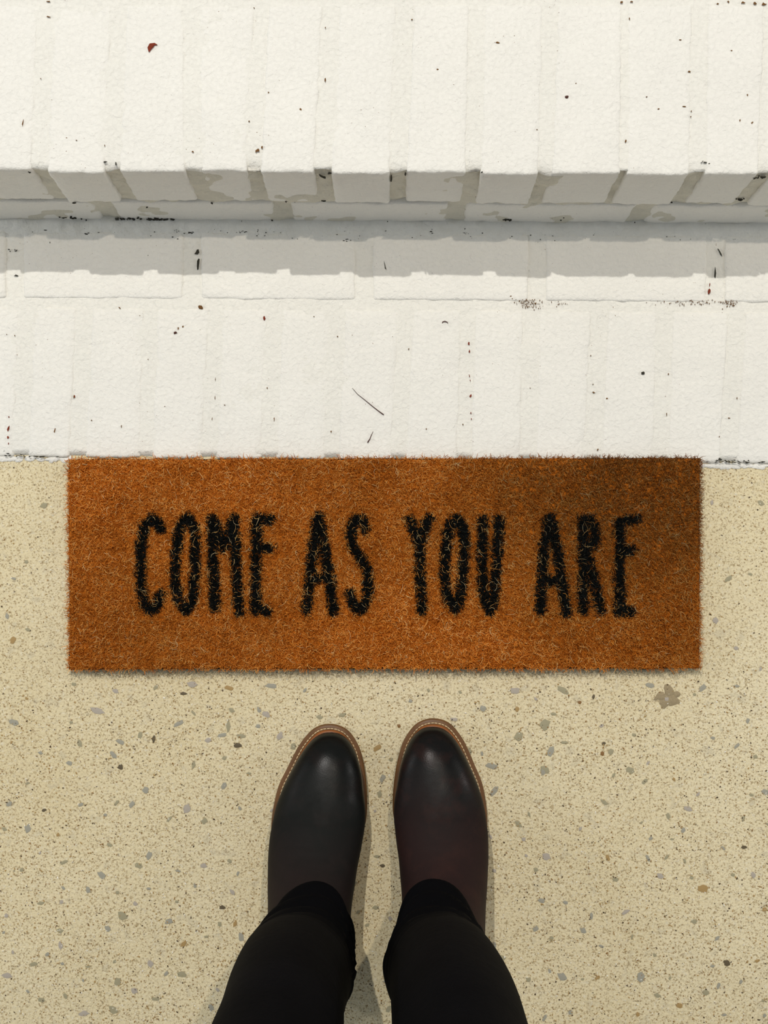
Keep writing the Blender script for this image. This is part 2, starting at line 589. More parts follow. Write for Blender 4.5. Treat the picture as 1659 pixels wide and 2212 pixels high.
def lower_mortar():
    xs = np.arange(-0.95, 0.95, 0.004)
    P = []
    for d in [-0.001] + list(np.arange(0.004, 0.30, 0.0045)):
        row = []
        for x in xs:
            y0 = edge_y(x) + 0.002
            z = H1 - 0.0008 + 0.0004 * nz(x, d, 0, 35, 13) + 0.0004 * nz(x, d, 0, 120, 18)
            top = nose_y(x) - (y0 + d)
            if top < 0.03:                       # mortar fillet running up to the riser
                z += 0.005 * (1 - max(0, top) / 0.03) ** 2 * (1 + 0.8 * nz(x, d, 0, 30, 44)) + 0.0026 * nz(x, d, 0, 95, 71) + 0.0014 * nz(x, d, 0, 190, 72)
            if d < 0:
                z = -0.012
            row.append((x, y0 + d, min(z, H1 + 0.008)))
        P.append(row)
    sheet('mortar', P, M['mortar'], lower)


lower_mortar()


# ------------------------------------------------------------------ dirt, dark holes and gaps on the bricks
def level(py, px=829):
    """z of the tread seen at this row of the photograph"""
    return H2 if py < 366 else H1


def specks(name, pts, mat, parent, z_add=0.0008, jag=0.55):
    V, Fc = [], []
    split = []
    for (px, py, rx, ry, rot) in pts:
        if rx > 13:                              # a broken line of crumbs rather than one smear
            split += [(px + rnd.uniform(-rx, rx) / 1.6, py + rnd.gauss(0, 1.2) + ry * rnd.uniform(-0.4, 0.4), rnd.uniform(3, 8), rnd.uniform(1.6, 3.4), rot)
                      for _ in range(int(rx / 2.2))]
        else:
            split.append((px, py, rx, ry, rot))
    for (px, py, rx, ry, rot) in split:
        rx, ry = (rx * 0.7, ry * 0.7) if min(rx, ry) > 3 else (rx * 0.75, ry * 0.75)
        if 372 < py < 492:                       # on the riser face
            zz = max(0.006, min(H2 - 0.006, (492 - py) / 120 * H2))
            p = W(px, py, zz)
            b = len(V)
            p.y = nose_y(p.x)
            blob(V, Fc, (0, 0, 0), rx / 3700, ry / 3700 * 2.5, 0.0012, rot, 7, rnd, jag)
            for q in range(b, len(V)):
                v = V[q]
                V[q] = (p.x + v[0], p.y - v[2] + 0.0015, zz + v[1])
            continue
        z = level(py) + z_add
        p = W(px, py, z)
        blob(V, Fc, (p.x, p.y, z), rx / 3700, ry / 3700, 0.0006, -rot, 7, rnd, jag)
    o = mesh_obj(name, V, Fc, mat, parent, smooth=False)
    o['kind'] = 'stuff'
    return o


chips_u = [(702, 172, 5, 13, 0.1), (650, 236, 6, 8, 0.3), (556, 325, 9, 12, 0.5), (566, 318, 5, 6, 0.2), (945, 150, 7, 4, 0), (1225, 210, 6, 5, 0),
           (1352, 305, 5, 8, 0.1), (1488, 155, 9, 6, 0.4), (1410, 375, 11, 4, 0), (1384, 369, 4, 4, 0), (1598, 260, 3, 7, 0.2),
           (538, 262, 3, 5, 0), (580, 200, 4, 5, 0), (226, 314, 2, 5, 0), (165, 303, 4, 3, 0), (88, 170, 3, 3, 0), (416, 328, 5, 4, 0),
           (1160, 280, 5, 5, 0), (1244, 180, 3, 4, 0), (1493, 240, 3, 4, 0), (1492, 252, 3, 3, 0), (1423, 235, 6, 4, 0), (1397, 209, 5, 3, 0),
           (1478, 230, 8, 3, 0), (549, 17, 3, 5, 0), (1343, 5, 8, 7, 0), (1360, 40, 3, 7, 0), (1365, 4, 8, 4, 0), (1574, 4, 7, 5, 0),
           (1606, 6, 12, 6, 0), (1632, 7, 10, 6, 0), (1650, 9, 12, 8, 0), (703, 60, 3, 5, 0), (1550, 8, 6, 3, 0), (104, 36, 12, 3, 0.1), (105, 3, 10, 3, 0),
           (49, 265, 3, 20, 0.12), (1625, 265, 6, 8, 0.6), (1615, 205, 3, 6, 0), (890, 42, 5, 4, 0.2), (1075, 92, 9, 4, 0.2), (1470, 86, 8, 3, 0), (1580, 109, 4, 3, 0)]
specks('dirt_speck', chips_u, M['seed'], upper)
grime_pits = [(425, 545, 12, 22, 0.1), (428, 570, 7, 30, 0.1), (30, 541, 17, 8, 0.1), (35, 595, 12, 5, 0), (300, 484, 80, 4, 0.08), (335, 486, 30, 3, 0.05),  # real grime, plus dark dots for the shade in nosing joint holes
         (550, 501, 14, 8, 0), (520, 500, 24, 5, 0), (150, 482, 26, 4, 0), (190, 506, 16, 3, 0), (100, 497, 12, 3, 0), (365, 485, 16, 3, 0.1),
         (108, 524, 4, 7, 0), (320, 552, 4, 5, 0), (750, 519, 16, 6, 0), (838, 500, 22, 3, 0), (1004, 494, 7, 5, 0), (1010, 503, 14, 3, 0),
         (930, 500, 8, 3, 0), (970, 493, 9, 3, 0), (410, 503, 20, 3, 0), (1545, 590, 4, 34, 0.05), (1555, 545, 4, 22, -0.5), (1590, 518, 26, 3, 0.05),
         (1275, 532, 6, 8, 0), (832, 575, 3, 24, -0.2), (700, 385, 9, 16, 0.5), (712, 376, 12, 8, 0.2), (1012, 372, 5, 18, 0.05), (1024, 366, 6, 7, 0),
         (1040, 374, 5, 14, 0), (1168, 366, 6, 16, -0.6), (1188, 370, 8, 20, 0.1), (845, 388, 4, 18, 0), (876, 376, 4, 10, 0), (240, 366, 7, 4, 0),
         (250, 355, 4, 10, 0), (228, 350, 10, 4, 0), (418, 371, 5, 10, 0.2), (383, 380, 9, 5, 0), (64, 378, 6, 5, 0), (1525, 351, 16, 4, -0.3),
         (567, 367, 4, 10, 0), (1640, 380, 22, 7, -0.4), (1598, 428, 16, 4, -0.4), (1212, 480, 6, 3, 0), (1440, 435, 20, 3, 0), (1095, 480, 20, 3, 0),
         (630, 437, 20, 2, 0), (700, 437, 12, 2, 0), (160, 445, 11, 3, 0), (458, 444, 6, 4, 0), (317, 454, 6, 4, 0)]
specks('grime_pit_speck', [g for g in grime_pits if g[1] < 492], M['grime_pit'], upper)
specks('grime_pit_speck', [g for g in grime_pits if g[1] >= 492] + [(rnd.gauss(520, 240), rnd.gauss(500, 9), rnd.uniform(2, 6), rnd.uniform(1.5, 3), 0) for _ in range(70)]
       + [(rnd.uniform(850, 1500), rnd.gauss(506, 10), rnd.uniform(1.5, 4), rnd.uniform(1.5, 3), 0) for _ in range(50)], M['grime_pit'], lower)
low = [(757 / 2 + 0, 590 + 259 / 2, 6, 5, 0), (320 / 2, 858, 3, 10, 0), (320, 776, 3, 3, 0), (302, 682, 3, 3, 0), (678, 684, 3, 3, 0), (729, 727, 4, 4, 0),
       (485, 875, 4, 4, 0), (356, 878, 3, 3, 0), (258, 665, 9, 3, 0.7), (1103, 640, 7, 4, 0), (1084, 641, 5, 3, 0), (883, 754, 4, 5, 0),
       (1145, 838, 3, 3, 0), (1276, 768, 4, 4, 0), (1281, 830, 4, 4, 0), (1282, 848, 9, 7, 0), (1311, 861, 5, 7, 0), (1444, 808, 3, 5, 0),
       (1575, 903, 6, 3, 0), (1592, 860, 3, 6, 0), (1291, 972, 6, 7, 0.5), (1000, 917, 3, 5, 0), (921, 927, 3, 5, 0), (1554, 943, 4, 5, 0),
       (118, 930, 3, 12, 0.2), (198, 908, 4, 4, 0), (262, 922, 3, 9, 0), (32, 725, 3, 4, 0), (14, 722, 3, 3, 0), (465, 820, 2, 12, 0.1), (464, 860, 2, 12, 0.1),
       (458, 905, 2, 9, 0.1), (592, 905, 3, 12, 0), (577, 838, 3, 5, 0), (715, 932, 3, 5, 0), (1440, 895, 2, 9, 0), (395, 705, 4, 6, 0), (385, 710, 4, 8, 0)]
for cxx, cyy, sx, sy, n in ((1145, 656, 16, 6, 80), (1210, 656, 14, 3, 12), (1480, 654, 34, 3, 30), (1528, 652, 22, 3, 26), (1575, 655, 10, 5, 40)):
    low += [(rnd.gauss(cxx, sx), rnd.gauss(cyy, sy), rnd.uniform(1.5, 4), rnd.uniform(1.5, 3.5), rnd.uniform(0, 3)) for _ in range(n)]
specks('dirt_speck', low, M['seed'], lower)
red = [(1013, 742, 5, 9, 0), (1014, 758, 4, 8, 0), (1014, 812, 3, 8, 0), (1016, 822, 3, 6, 0), (1016, 855, 6, 10, 0), (1017, 892, 5, 8, 0), (1018, 905, 3, 6, 0),
       (19, 900, 4, 6, 0), (18, 925, 6, 16, 0.05), (17, 945, 5, 8, 0), (18, 958, 3, 8, 0), (1533, 615, 3, 14, 0.1), (161, 856, 5, 11, 0)]
specks('bare_brick_chip', red, M['chip'], lower)
crack = [(rnd.uniform(2, 46), 982 + rnd.uniform(-3, 3), rnd.uniform(6, 16), 3, 0.1) for _ in range(7)] + \
        [(rnd.uniform(46, 150), 986 + rnd.uniform(-2, 2), rnd.uniform(5, 14), 3, 0) for _ in range(8)] + \
        [(rnd.uniform(1525, 1660), 998 + rnd.uniform(-2, 2), rnd.uniform(5, 16), 2.6, 0) for _ in range(15)] + [(1556, 992, 9, 7, 0)]
specks('crack_gap_speck', crack, M['grime_pit'], lower)  # dark crumbs drawn as the shaded black gap along the brick edge
# dribbles of white paint along the foot of the lower bricks
V, Fc = [], []
x = 0
for px in range(-200, 1860, 6):
    if 150 < px < 1512 or rnd.random() < 0.2:
        continue
    p = W(px, 989 + (px / 1659) * 16 + rnd.uniform(-1, 3), 0.0004)
    blob(V, Fc, (p.x, p.y, 0.0004), rnd.uniform(12, 24) / 3700, rnd.uniform(8, 17) / 3700, 0.0003, 0, 9, rnd, 0.3)
o = mesh_obj('paint_dribble', V, Fc, M['paint'], lower)
o['kind'] = 'stuff'


def debris(name, px, py, rx, ry, rot, mat, label, cat, h=0.0016, jag=0.25):
    V, Fc = [], []
    blob(V, Fc, (0, 0, 0), rx / 3700, ry / 3700, h, 0, 10, rnd, jag)
    o = mesh_obj(name, V, Fc, mat)
    p = W(px, py, level(py) + 0.0008)
    o.location = (p.x, p.y, p.z + 0.0004)
    o.rotation_euler = (0, 0, -rot)
    return tag(o, label, cat)


debris('seed_husk', 433, 664, 12, 9, 0.3, M['seed'], 'largest brown seed husk near the back edge of the lower white bricks, left half', 'seed')
debris('seed_husk', 379, 719, 7, 5, -0.4, M['needle'], 'small dark brown seed husk just below and left of the largest one', 'seed')
debris('hole_dot', 1389, 806, 8, 7, 0, M['grime_pit'], 'round black dot standing in for a dark hole in the lower white bricks right of centre', 'crumb')  # raised dark dot painted for the darkness inside a hole
debris('seed_husk', 1532, 629, 5, 12, 0.2, M['chip'], 'red-brown elongated seed at the back right of the lower white bricks, by the shadow edge', 'seed')
debris('leaf_fragment', 571, 688, 5, 10, 0.1, M['chip'], 'tiny red triangular leaf scrap on the lower white bricks above the doormat', 'leaf')
debris('crumb', 789 / 2 + 830, 210, 7, 5, 0, M['needle'], 'dark brown crumb on the upper white bricks right of centre', 'crumb')


def crescent(name, pts, wid, mat, label, cat, h=0.0006):
    """flat curled scrap following pixel points with a width for each"""
    V, Fc = [], []
    n = len(pts)
    for i, ((px, py), ww) in enumerate(zip(pts, wid)):
        z = level(py) + 0.001
        p = W(px, py, z)
        a = W(*pts[max(0, i - 1)], z)
        b = W(*pts[min(n - 1, i + 1)], z)
        t = (b - a).normalized()
        s = Vector((-t.y, t.x, 0)) * ww / 3700
        lift = h * (0.4 + math.sin(math.pi * i / (n - 1)))
        for q, dz in ((p - s, 0), (p + s, 0), (p + s * 0.7, lift), (p - s * 0.7, lift)):
            V.append((q.x, q.y, z + dz))
    for i in range(n - 1):
        for k in range(4):
            Fc.append((4 * i + k, 4 * i + (k + 1) % 4, 4 * i + 4 + (k + 1) % 4, 4 * i + 4 + k))
    Fc += [(0, 3, 2, 1), (4 * n - 4, 4 * n - 3, 4 * n - 2, 4 * n - 1)]
    o = mesh_obj(name, V, Fc, mat, smooth=False)
    return tag(o, label, cat)


crescent('leaf_fragment', [(322, 112), (323, 104), (327, 98), (334, 95), (340, 97)], [2, 9, 11, 5, 1], M['chip'],
         'curled dark red leaf scrap on the upper white bricks at top left', 'leaf')
crescent('bark_curl', [(955, 698), (957, 695), (961, 694), (966, 696), (968, 699)], [1.5, 2.6, 2.6, 2, 0.8], M['needle'],
         'small brown curl of bark above the long pine needle on the lower bricks', 'bark')


def needle(pts, r, label):
    V, Fc = [], []
    n = len(pts)
    m = 6
    for i, (px, py) in enumerate(pts):
        z = level(py) + 0.0014
        p = W(px, py, z)
        a, b = W(*pts[max(0, i - 1)], z), W(*pts[min(n - 1, i + 1)], z)
        t = (b - a).normalized()
        s = Vector((-t.y, t.x, 0))
        rr = r * (1 - 0.65 * (1 - i / (n - 1)))
        for k in range(m):
            an = 2 * math.pi * k / m
            q = p + s * math.cos(an) * rr + Vector((0, 0, 1)) * math.sin(an) * rr
            V.append(tuple(q))
    for i in range(n - 1):
        for k in range(m):
            Fc.append((m * i + k, m * i + (k + 1) % m, m * i + m + (k + 1) % m, m * i + m + k))
    Fc += [tuple(range(m))[::-1], tuple(range(m * (n - 1), m * n))]
    tag(mesh_obj('pine_needle', V, Fc, M['needle']), label, 'pine needle')


needle([(761, 838), (772, 851), (787, 863), (804, 877), (818, 888), (829, 896)], 0.0006, 'longer dark pine needle lying slantwise on the lower white bricks')
needle([(806, 932), (802, 940), (799, 948), (794, 956)], 0.0007, 'short dark pine needle just above the doormat')

# ------------------------------------------------------------------ doormat
MT = 0.019     # level of the tips of the pile
q00, q10 = W(141, 1450, MT), W(1519, 1447, MT)     # near edge, left and right
q01, q11 = W(140, 987, MT), W(1521, 984, MT)       # far edge
mc = (q00 + q10 + q01 + q11) / 4
mat = empty('doormat', (mc.x, mc.y, 0.0), 'brown coir doormat with black lettering lying against the lower brick step', 'doormat')


def mat_point(u, v):
    return q00 * (1 - u) * (1 - v) + q10 * u * (1 - v) + q11 * u * v + q01 * (1 - u) * v


def local(p):
    return Vector((p[0] - mc.x, p[1] - mc.y, p[2]))


def strip(u0, v0, u1, v1):
    return [local(mat_point(u0, v0)), local(mat_point(u1, v0)), local(mat_point(u1, v1)), local(mat_point(u0, v1))]


bq = strip(0.003, 0.006, 0.997, 0.994)
M['rubber'] = plain('black_backing', srgb(30, 27, 22), 0.85, 0.15)
zb = 0.0064
M['bed'] = plain('coir_bounce_bed', srgb(168, 94, 26), 0.9, 0.05, 0.3, 240, 0.001)
block('coir_bounce_bed', [(b.x, b.y) for b in strip(0.005, 0.010, 0.995, 0.990)], zb + 0.003, MT - 0.0062, M['bed'], mat, r=0.002, cell=0.02, amp=0.0006)  # slab added below the fibres to bounce light up through the pile
block('backing', [(b.x, b.y) for b in bq], zb, zb + 0.004, M['rubber'], mat, r=0.0012, cell=0.03, amp=0.0)

LZ = 2.765


def zl(pts, ox=250):
    return [(ox + a / LZ, 1080 + b / LZ) for a, b in pts]


LET = [
    ('C', [zl([(266, 172), (248, 128), (208, 112), (176, 140), (158, 200), (150, 300), (147, 420), (152, 540), (168, 620), (202, 658), (240, 640), (264, 560)])]),
    ('O', [zl([(425, 105), (385, 145), (368, 240), (356, 330), (350, 420), (360, 520), (380, 610), (415, 664), (450, 620), (464, 520), (470, 400), (474, 260), (464, 150), (425, 105)])]),
    ('M', [zl([(572, 112), (578, 250), (580, 400), (587, 520), (587, 645)]), zl([(578, 120), (605, 200), (642, 285), (675, 210), (702, 110)]),
           zl([(702, 110), (713, 250), (716, 400), (727, 550), (734, 668)]), zl([(600, 200), (642, 255), (690, 180)])]),
    ('E', [zl([(838, 115), (838, 250), (835, 400), (835, 520), (836, 655)]), zl([(840, 112), (922, 116)]), zl([(840, 284), (912, 282)]), zl([(836, 655), (870, 655), (903, 668)])]),
    ('A', [zl([(1208, 105), (1185, 250), (1167, 400), (1150, 550), (1140, 662)]), zl([(1216, 105), (1240, 250), (1264, 400), (1286, 550), (1300, 665)]),
           zl([(1172, 468), (1270, 462)]), zl([(1212, 110), (1212, 220)])]),
    ('S', [zl([(1488, 175), (1480, 125), (1442, 108), (1410, 150), (1400, 220), (1420, 290), (1460, 345), (1492, 400), (1508, 470), (1506, 560), (1486, 630), (1450, 658), (1415, 620), (1398, 560)])]),
    ('Y', [zl([(150, 118), (185, 200), (212, 262)], 830), zl([(265, 112), (238, 190), (214, 262)], 830), zl([(213, 262), (214, 400), (220, 520), (225, 660)], 830)]),
    ('O', [zl([(432, 108), (392, 150), (372, 260), (362, 380), (364, 500), (382, 590), (422, 655), (452, 600), (468, 480), (478, 360), (480, 240), (466, 150), (432, 108)], 830)]),
    ('U', [zl([(592, 112), (588, 250), (585, 400), (592, 520), (604, 610), (630, 660), (655, 610), (666, 500), (672, 380), (682, 250), (684, 118)], 830)]),
    ('A', [zl([(990, 108), (964, 240), (948, 400), (940, 540), (936, 660)], 830), zl([(998, 108), (1026, 240), (1048, 400), (1074, 540), (1090, 672)], 830),
           zl([(945, 475), (1060, 488)], 830), zl([(992, 120), (994, 225)], 830)]),
    ('R', [zl([(1188, 115), (1190, 300), (1192, 450), (1190, 662)], 830), zl([(1195, 112), (1235, 125), (1266, 185), (1262, 250), (1212, 300)], 830),
           zl([(1212, 330), (1246, 430), (1272, 540), (1300, 665)], 830)]),
    ('E', [zl([(1408, 135), (1414, 250), (1410, 400), (1408, 520), (1410, 655)], 830), zl([(1408, 140), (1450, 116), (1512, 116)], 830),
           zl([(1412, 292), (1480, 302)], 830), zl([(1400, 655), (1472, 668)], 830)]),
]
rs = np.random.RandomState(11)


def stroke_dist(px, py, strokes):
    best = np.full(px.shape, 1e9)
    for s in strokes:
        for (ax, ay), (bx, by) in zip(s[:-1], s[1:]):
            dx, dy = bx - ax, by - ay
            t = np.clip(((px - ax) * dx + (py - ay) * dy) / (dx * dx + dy * dy + 1e-9), 0, 1)
            best = np.minimum(best, np.hypot(px - ax - t * dx, py - ay - t * dy))
    return best


def coir_material(name, black=False):
    t = NT(name)
    at = t.n.new('ShaderNodeAttribute')
    at.attribute_name = 'tint'
    if black:
        c = t.ramp(at.outputs['Fac'], [(0.0, srgb(9, 11, 9)), (0.9, srgb(28, 31, 28)), (1.0, srgb(64, 60, 50))])
    else:
        c = t.ramp(at.outputs['Fac'], [(0.0, srgb(142, 70, 12)), (0.35, srgb(212, 120, 32)), (0.65, srgb(242, 160, 64)),
                                        (0.88, srgb(252, 206, 128)), (1.0, srgb(248, 222, 170))])
        # darker patches in the coir
        big = t.ramp(t.noise(2.6, 3, 0.55), [(0.35, G(0.76)), (0.6, G(1.0))])
        c = t.mix(1.0, c, big, 'MULTIPLY')
        # darker brown fibre over the far right corner
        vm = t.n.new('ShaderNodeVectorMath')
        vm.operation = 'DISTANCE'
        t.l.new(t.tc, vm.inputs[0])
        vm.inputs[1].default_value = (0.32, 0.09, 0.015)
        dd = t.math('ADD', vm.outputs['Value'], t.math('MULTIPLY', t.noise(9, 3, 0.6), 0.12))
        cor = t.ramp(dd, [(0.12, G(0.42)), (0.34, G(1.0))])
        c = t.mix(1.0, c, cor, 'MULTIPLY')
    return t.set(col=c, rough=0.62, spec=0.22)


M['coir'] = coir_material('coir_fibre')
M['coir_black'] = coir_material('black_dyed_fibre', True)


def fibres(name, rx, ry, length, lean, rad, tint, material, z0, curl=1.0):
    """many short bent fibres, each a tapering three-sided tube, in ONE mesh"""
    n = len(rx)
    az = rs.uniform(0, 2 * math.pi, n)
    bend = rs.uniform(-1.2, 1.2, n) * curl
    R, K = 4, 3
    pos = np.zeros((n, R, 3))
    pos[:, 0] = np.stack([rx, ry, np.full(n, z0)], 1)
    seg = length / (R - 1)
    for k in range(1, R):
        a = az + bend * (k - 1)
        tilt = np.clip(lean * (0.35 + 0.55 * k), 0, 1.5)
        d = np.stack([np.cos(a) * np.sin(tilt), np.sin(a) * np.sin(tilt), np.cos(tilt)], 1)
        pos[:, k] = pos[:, k - 1] + d * seg[:, None]
    V = np.zeros((n, R, K, 3), dtype=np.float32)
    for k in range(R):
        kk = max(1, k)
        d = pos[:, kk] - pos[:, kk - 1]
        d /= np.linalg.norm(d, axis=1)[:, None] + 1e-9
        s1 = np.cross(d, np.array([0.3, 0.2, 0.93]))
        s1 /= np.linalg.norm(s1, axis=1)[:, None] + 1e-9
        s2 = np.cross(d, s1)
        r = rad * (1.0, 0.95, 0.75, 0.3)[k]
        for j in range(K):
            an = 2 * math.pi * j / K
            V[:, k, j] = pos[:, k] + (s1 * math.cos(an) + s2 * math.sin(an)) * r[:, None]
    nv = n * R * K
    base = (np.arange(n) * R * K)[:, None]
    quads = []
    for k in range(R - 1):
        for j in range(K):
            j2 = (j + 1) % K
            quads.append([k * K + j, k * K + j2, (k + 1) * K + j2, (k + 1) * K + j])
    quads = np.array(quads)
    fi = (base[:, :, None] + quads[None]).reshape(-1)
    nf = n * len(quads)
    me = bpy.data.meshes.new(name)
    me.vertices.add(nv)
    me.vertices.foreach_set('co', V.reshape(-1))
    me.loops.add(nf * 4)
    me.loops.foreach_set('vertex_index', fi.astype(np.int32))
    me.polygons.add(nf)
    me.polygons.foreach_set('loop_start', (np.arange(nf) * 4).astype(np.int32))
    me.polygons.foreach_set('loop_total', np.full(nf, 4, dtype=np.int32))
    me.update(calc_edges=True)
    at = me.attributes.new('tint', 'FLOAT', 'POINT')
    at.data.foreach_set('value', np.repeat(tint, R * K).astype(np.float32))
    me.polygons.foreach_set('use_smooth', np.ones(nf, dtype=bool))
    me.materials.append(material)
    o = link(bpy.data.objects.new(name, me), mat)
    return o


def make_pile():
    n = 105000
    u, v = rs.uniform(0.002, 0.998, n), rs.uniform(0.004, 0.996, n)
    P = lambda q: np.array([q.x, q.y])
    a, b, c, d = P(q00), P(q10), P(q11), P(q01)
    xy = a * ((1 - u) * (1 - v))[:, None] + b * (u * (1 - v))[:, None] + c * (u * v)[:, None] + d * ((1 - u) * v)[:, None]
    # back to photograph pixels of the tips' level, to compare with the lettering measured there
    X, Y = xy[:, 0], xy[:, 1]
    zc = CAM_H - MT
    dep = zc * math.cos(TILT) + Y * math.sin(TILT)
    upc = Y * math.cos(TILT) - zc * math.sin(TILT)
    px, py = CX + F * X / dep, CY - F * upc / dep
    owner = np.full(n, -1)
    wob = rs.normal(0, 1.1, n)
    for i, (ch, strokes) in enumerate(LET):
        owner[stroke_dist(px, py, strokes) + wob < 9.9] = i
    lx, ly = X - mc.x, Y - mc.y
    tuft = np.array([nz(p, q, 0, 110, 4) for p, q in zip(lx, ly)])
    clump = np.array([nz(p, q, 0, 30, 9) for p, q in zip(lx, ly)])
    length = rs.uniform(0.0058, 0.0095, n) + 0.0014 * tuft
    lean = np.abs(rs.normal(0.52, 0.22, n)) + 0.08 * clump
    edge = np.minimum(np.minimum(u, 1 - u) * 0.75, np.minimum(v, 1 - v) * 0.25)
    lean = np.where(edge < 0.004, lean * 1.15, lean)
    tint = np.clip(rs.normal(0.46, 0.17, n) + 0.2 * tuft + 0.1 * clump, 0, 0.9)
    rad = rs.uniform(0.00024, 0.00050, n)
    k = owner < 0
    z0 = MT - 0.0072
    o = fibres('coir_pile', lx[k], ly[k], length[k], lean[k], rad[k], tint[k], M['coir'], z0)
    o['kind'] = 'stuff'
    for i, (ch, _) in enumerate(LET):
        m = np.concatenate([np.nonzero(owner == i)[0]] * 3)
        o = fibres('letter', lx[m] + rs.normal(0, 0.0005, len(m)), ly[m] + rs.normal(0, 0.0005, len(m)), length[m] * 0.97, lean[m] * 0.9, rad[m] * 1.15, rs.uniform(0, 1, len(m)) ** 3, M['coir_black'], z0)
        o['label'] = 'black letter ' + ch
    # long stray pale fibres lying over the pile
    n2 = 2700
    u, v = rs.uniform(0.01, 0.99, n2), rs.uniform(0.02, 0.98, n2)
    xy = a * ((1 - u) * (1 - v))[:, None] + b * (u * (1 - v))[:, None] + c * (u * v)[:, None] + d * ((1 - u) * v)[:, None]
    tint = np.clip(rs.normal(0.85, 0.10, n2), 0.6, 1.0)
    o = fibres('stray_fibre', xy[:, 0] - mc.x, xy[:, 1] - mc.y, 0.004 + rs.uniform(0, 1, n2) ** 2 * 0.010, rs.uniform(0.7, 1.2, n2),
               rs.uniform(0.00014, 0.00024, n2), tint, M['coir'], MT - 0.0025, 0.8)
    o['kind'] = 'stuff'
    # soft underlayer so that no backing shows between the fibres
    n3 = 30000
    u, v = rs.uniform(0.003, 0.997, n3), rs.uniform(0.006, 0.994, n3)


make_pile()


# ------------------------------------------------------------------ person: boots and trousers
def leather(name, toe, shaft, worn, y0):
    t = NT(name)
    sep = t.n.new('ShaderNodeSeparateXYZ')
    t.l.new(t.tc, sep.inputs[0])
    # toe cap polished black, shaft worn to dark red-brown
    g = t.math('ADD', sep.outputs['Y'], t.math('MULTIPLY', t.math('SUBTRACT', t.noise(16, 4, 0.6), 0.5), 0.12))
    back = t.ramp(t.math('MULTIPLY', g, -4.0), [(y0, G(0)), (y0 + 0.3, G(1))])
    c = t.mix(back, toe, shaft)
    c = t.mix(t.ramp(t.noise(34, 5, 0.65), [(0.45, G(0)), (0.75, G(0.5))]), c, worn)
    matt = t.ramp(t.math('MULTIPLY', g, -4.0), [(0.18, G(0)), (0.40, G(1))])
    r = t.mix(matt, t.ramp(t.noise(28, 4, 0.6), [(0.3, G(0.22)), (0.7, G(0.34))]), G(0.68))
    b = t.bump(t.noise(620, 3, 0.6), 0.00018, 0.6)
    t.bump(t.noise(24, 3, 0.6), 0.0007, 0.5, b)
    return t.set(col=c, rough=r, spec=0.13)


M['leather_left'] = leather('black_waxed_leather', srgb(19, 20, 18), srgb(33, 24, 22), srgb(38, 29, 26), 0.42)
M['leather_right'] = leather('oxblood_waxed_leather', srgb(20, 19, 18), srgb(38, 24, 22), srgb(58, 34, 28), 0.24)
M['welt'] = plain('brown_welt', srgb(104, 68, 30), 0.5, 0.45, 0.2, 60, 0.0002)
M['rand'] = plain('tan_rand', srgb(146, 84, 34), 0.45, 0.45, 0.15, 60)
M['sole'] = plain('dark_brown_sole', srgb(62, 42, 24), 0.6, 0.3, 0.2, 90)
M['thread'] = plain('cream_thread', srgb(226, 204, 160), 0.6, 0.2)
M['elastic'] = plain('black_elastic', srgb(14, 13, 13), 0.9, 0.1, 0.3, 500, 0.0003)


def denim():
    t = NT('black_cotton')
    n = t.noise(7, 4, 0.6)
    c = t.ramp(n, [(0.35, srgb(3, 3, 4)), (0.7, srgb(8, 8, 11))])
    b = t.bump(t.noise(900, 2, 0.5), 0.0002, 0.6)
    t.bump(t.noise(45, 4, 0.6), 0.0014, 0.5, b)
    return t.set(col=c, rough=0.85, spec=0.06)


M['cloth'] = denim()

person = empty('person', (-0.015, -0.33, 0.0), 'standing person seen from above: black trousers over dark leather boots, toes towards the doormat', 'person')
PO = Vector(person.location)

#        d from toe, inner, outer extent of the welt
OUT = [(0.0, 0.0, 0.0), (0.0012, 0.0085, 0.0095), (0.004, 0.0155, 0.0165), (0.008, 0.0210, 0.0220), (0.014, 0.0262, 0.0275), (0.023, 0.0318, 0.0340),
       (0.033, 0.0360, 0.0395), (0.052, 0.0408, 0.0480), (0.073, 0.0438, 0.0570), (0.095, 0.0450, 0.0615), (0.11, 0.0440, 0.0630),
       (0.125, 0.0400, 0.0630), (0.15, 0.0335, 0.0605), (0.18, 0.0285, 0.0560), (0.21, 0.0265, 0.0525), (0.24, 0.0255, 0.0500),
       (0.265, 0.0215, 0.0455), (0.285, 0.0120, 0.0350), (0.295, 0.0010, 0.0230), (0.30, -0.0110, 0.0110)]


def interp(tab, d, col):
    for a, b in zip(tab[:-1], tab[1:]):
        if d <= b[0]:
            t = (d - a[0]) / (b[0] - a[0] + 1e-12)
            return a[col] * (1 - t) + b[col] * t
    return tab[-1][col]


def lift(d):
    """how far the sole rises over the waist of the boot towards the heel"""
    t = max(0.0, min(1.0, (d - 0.13) / 0.09))
    toe = max(0.0, (0.05 - d) / 0.05)
    return 0.024 * t * t * (3 - 2 * t) + 0.004 * toe * toe


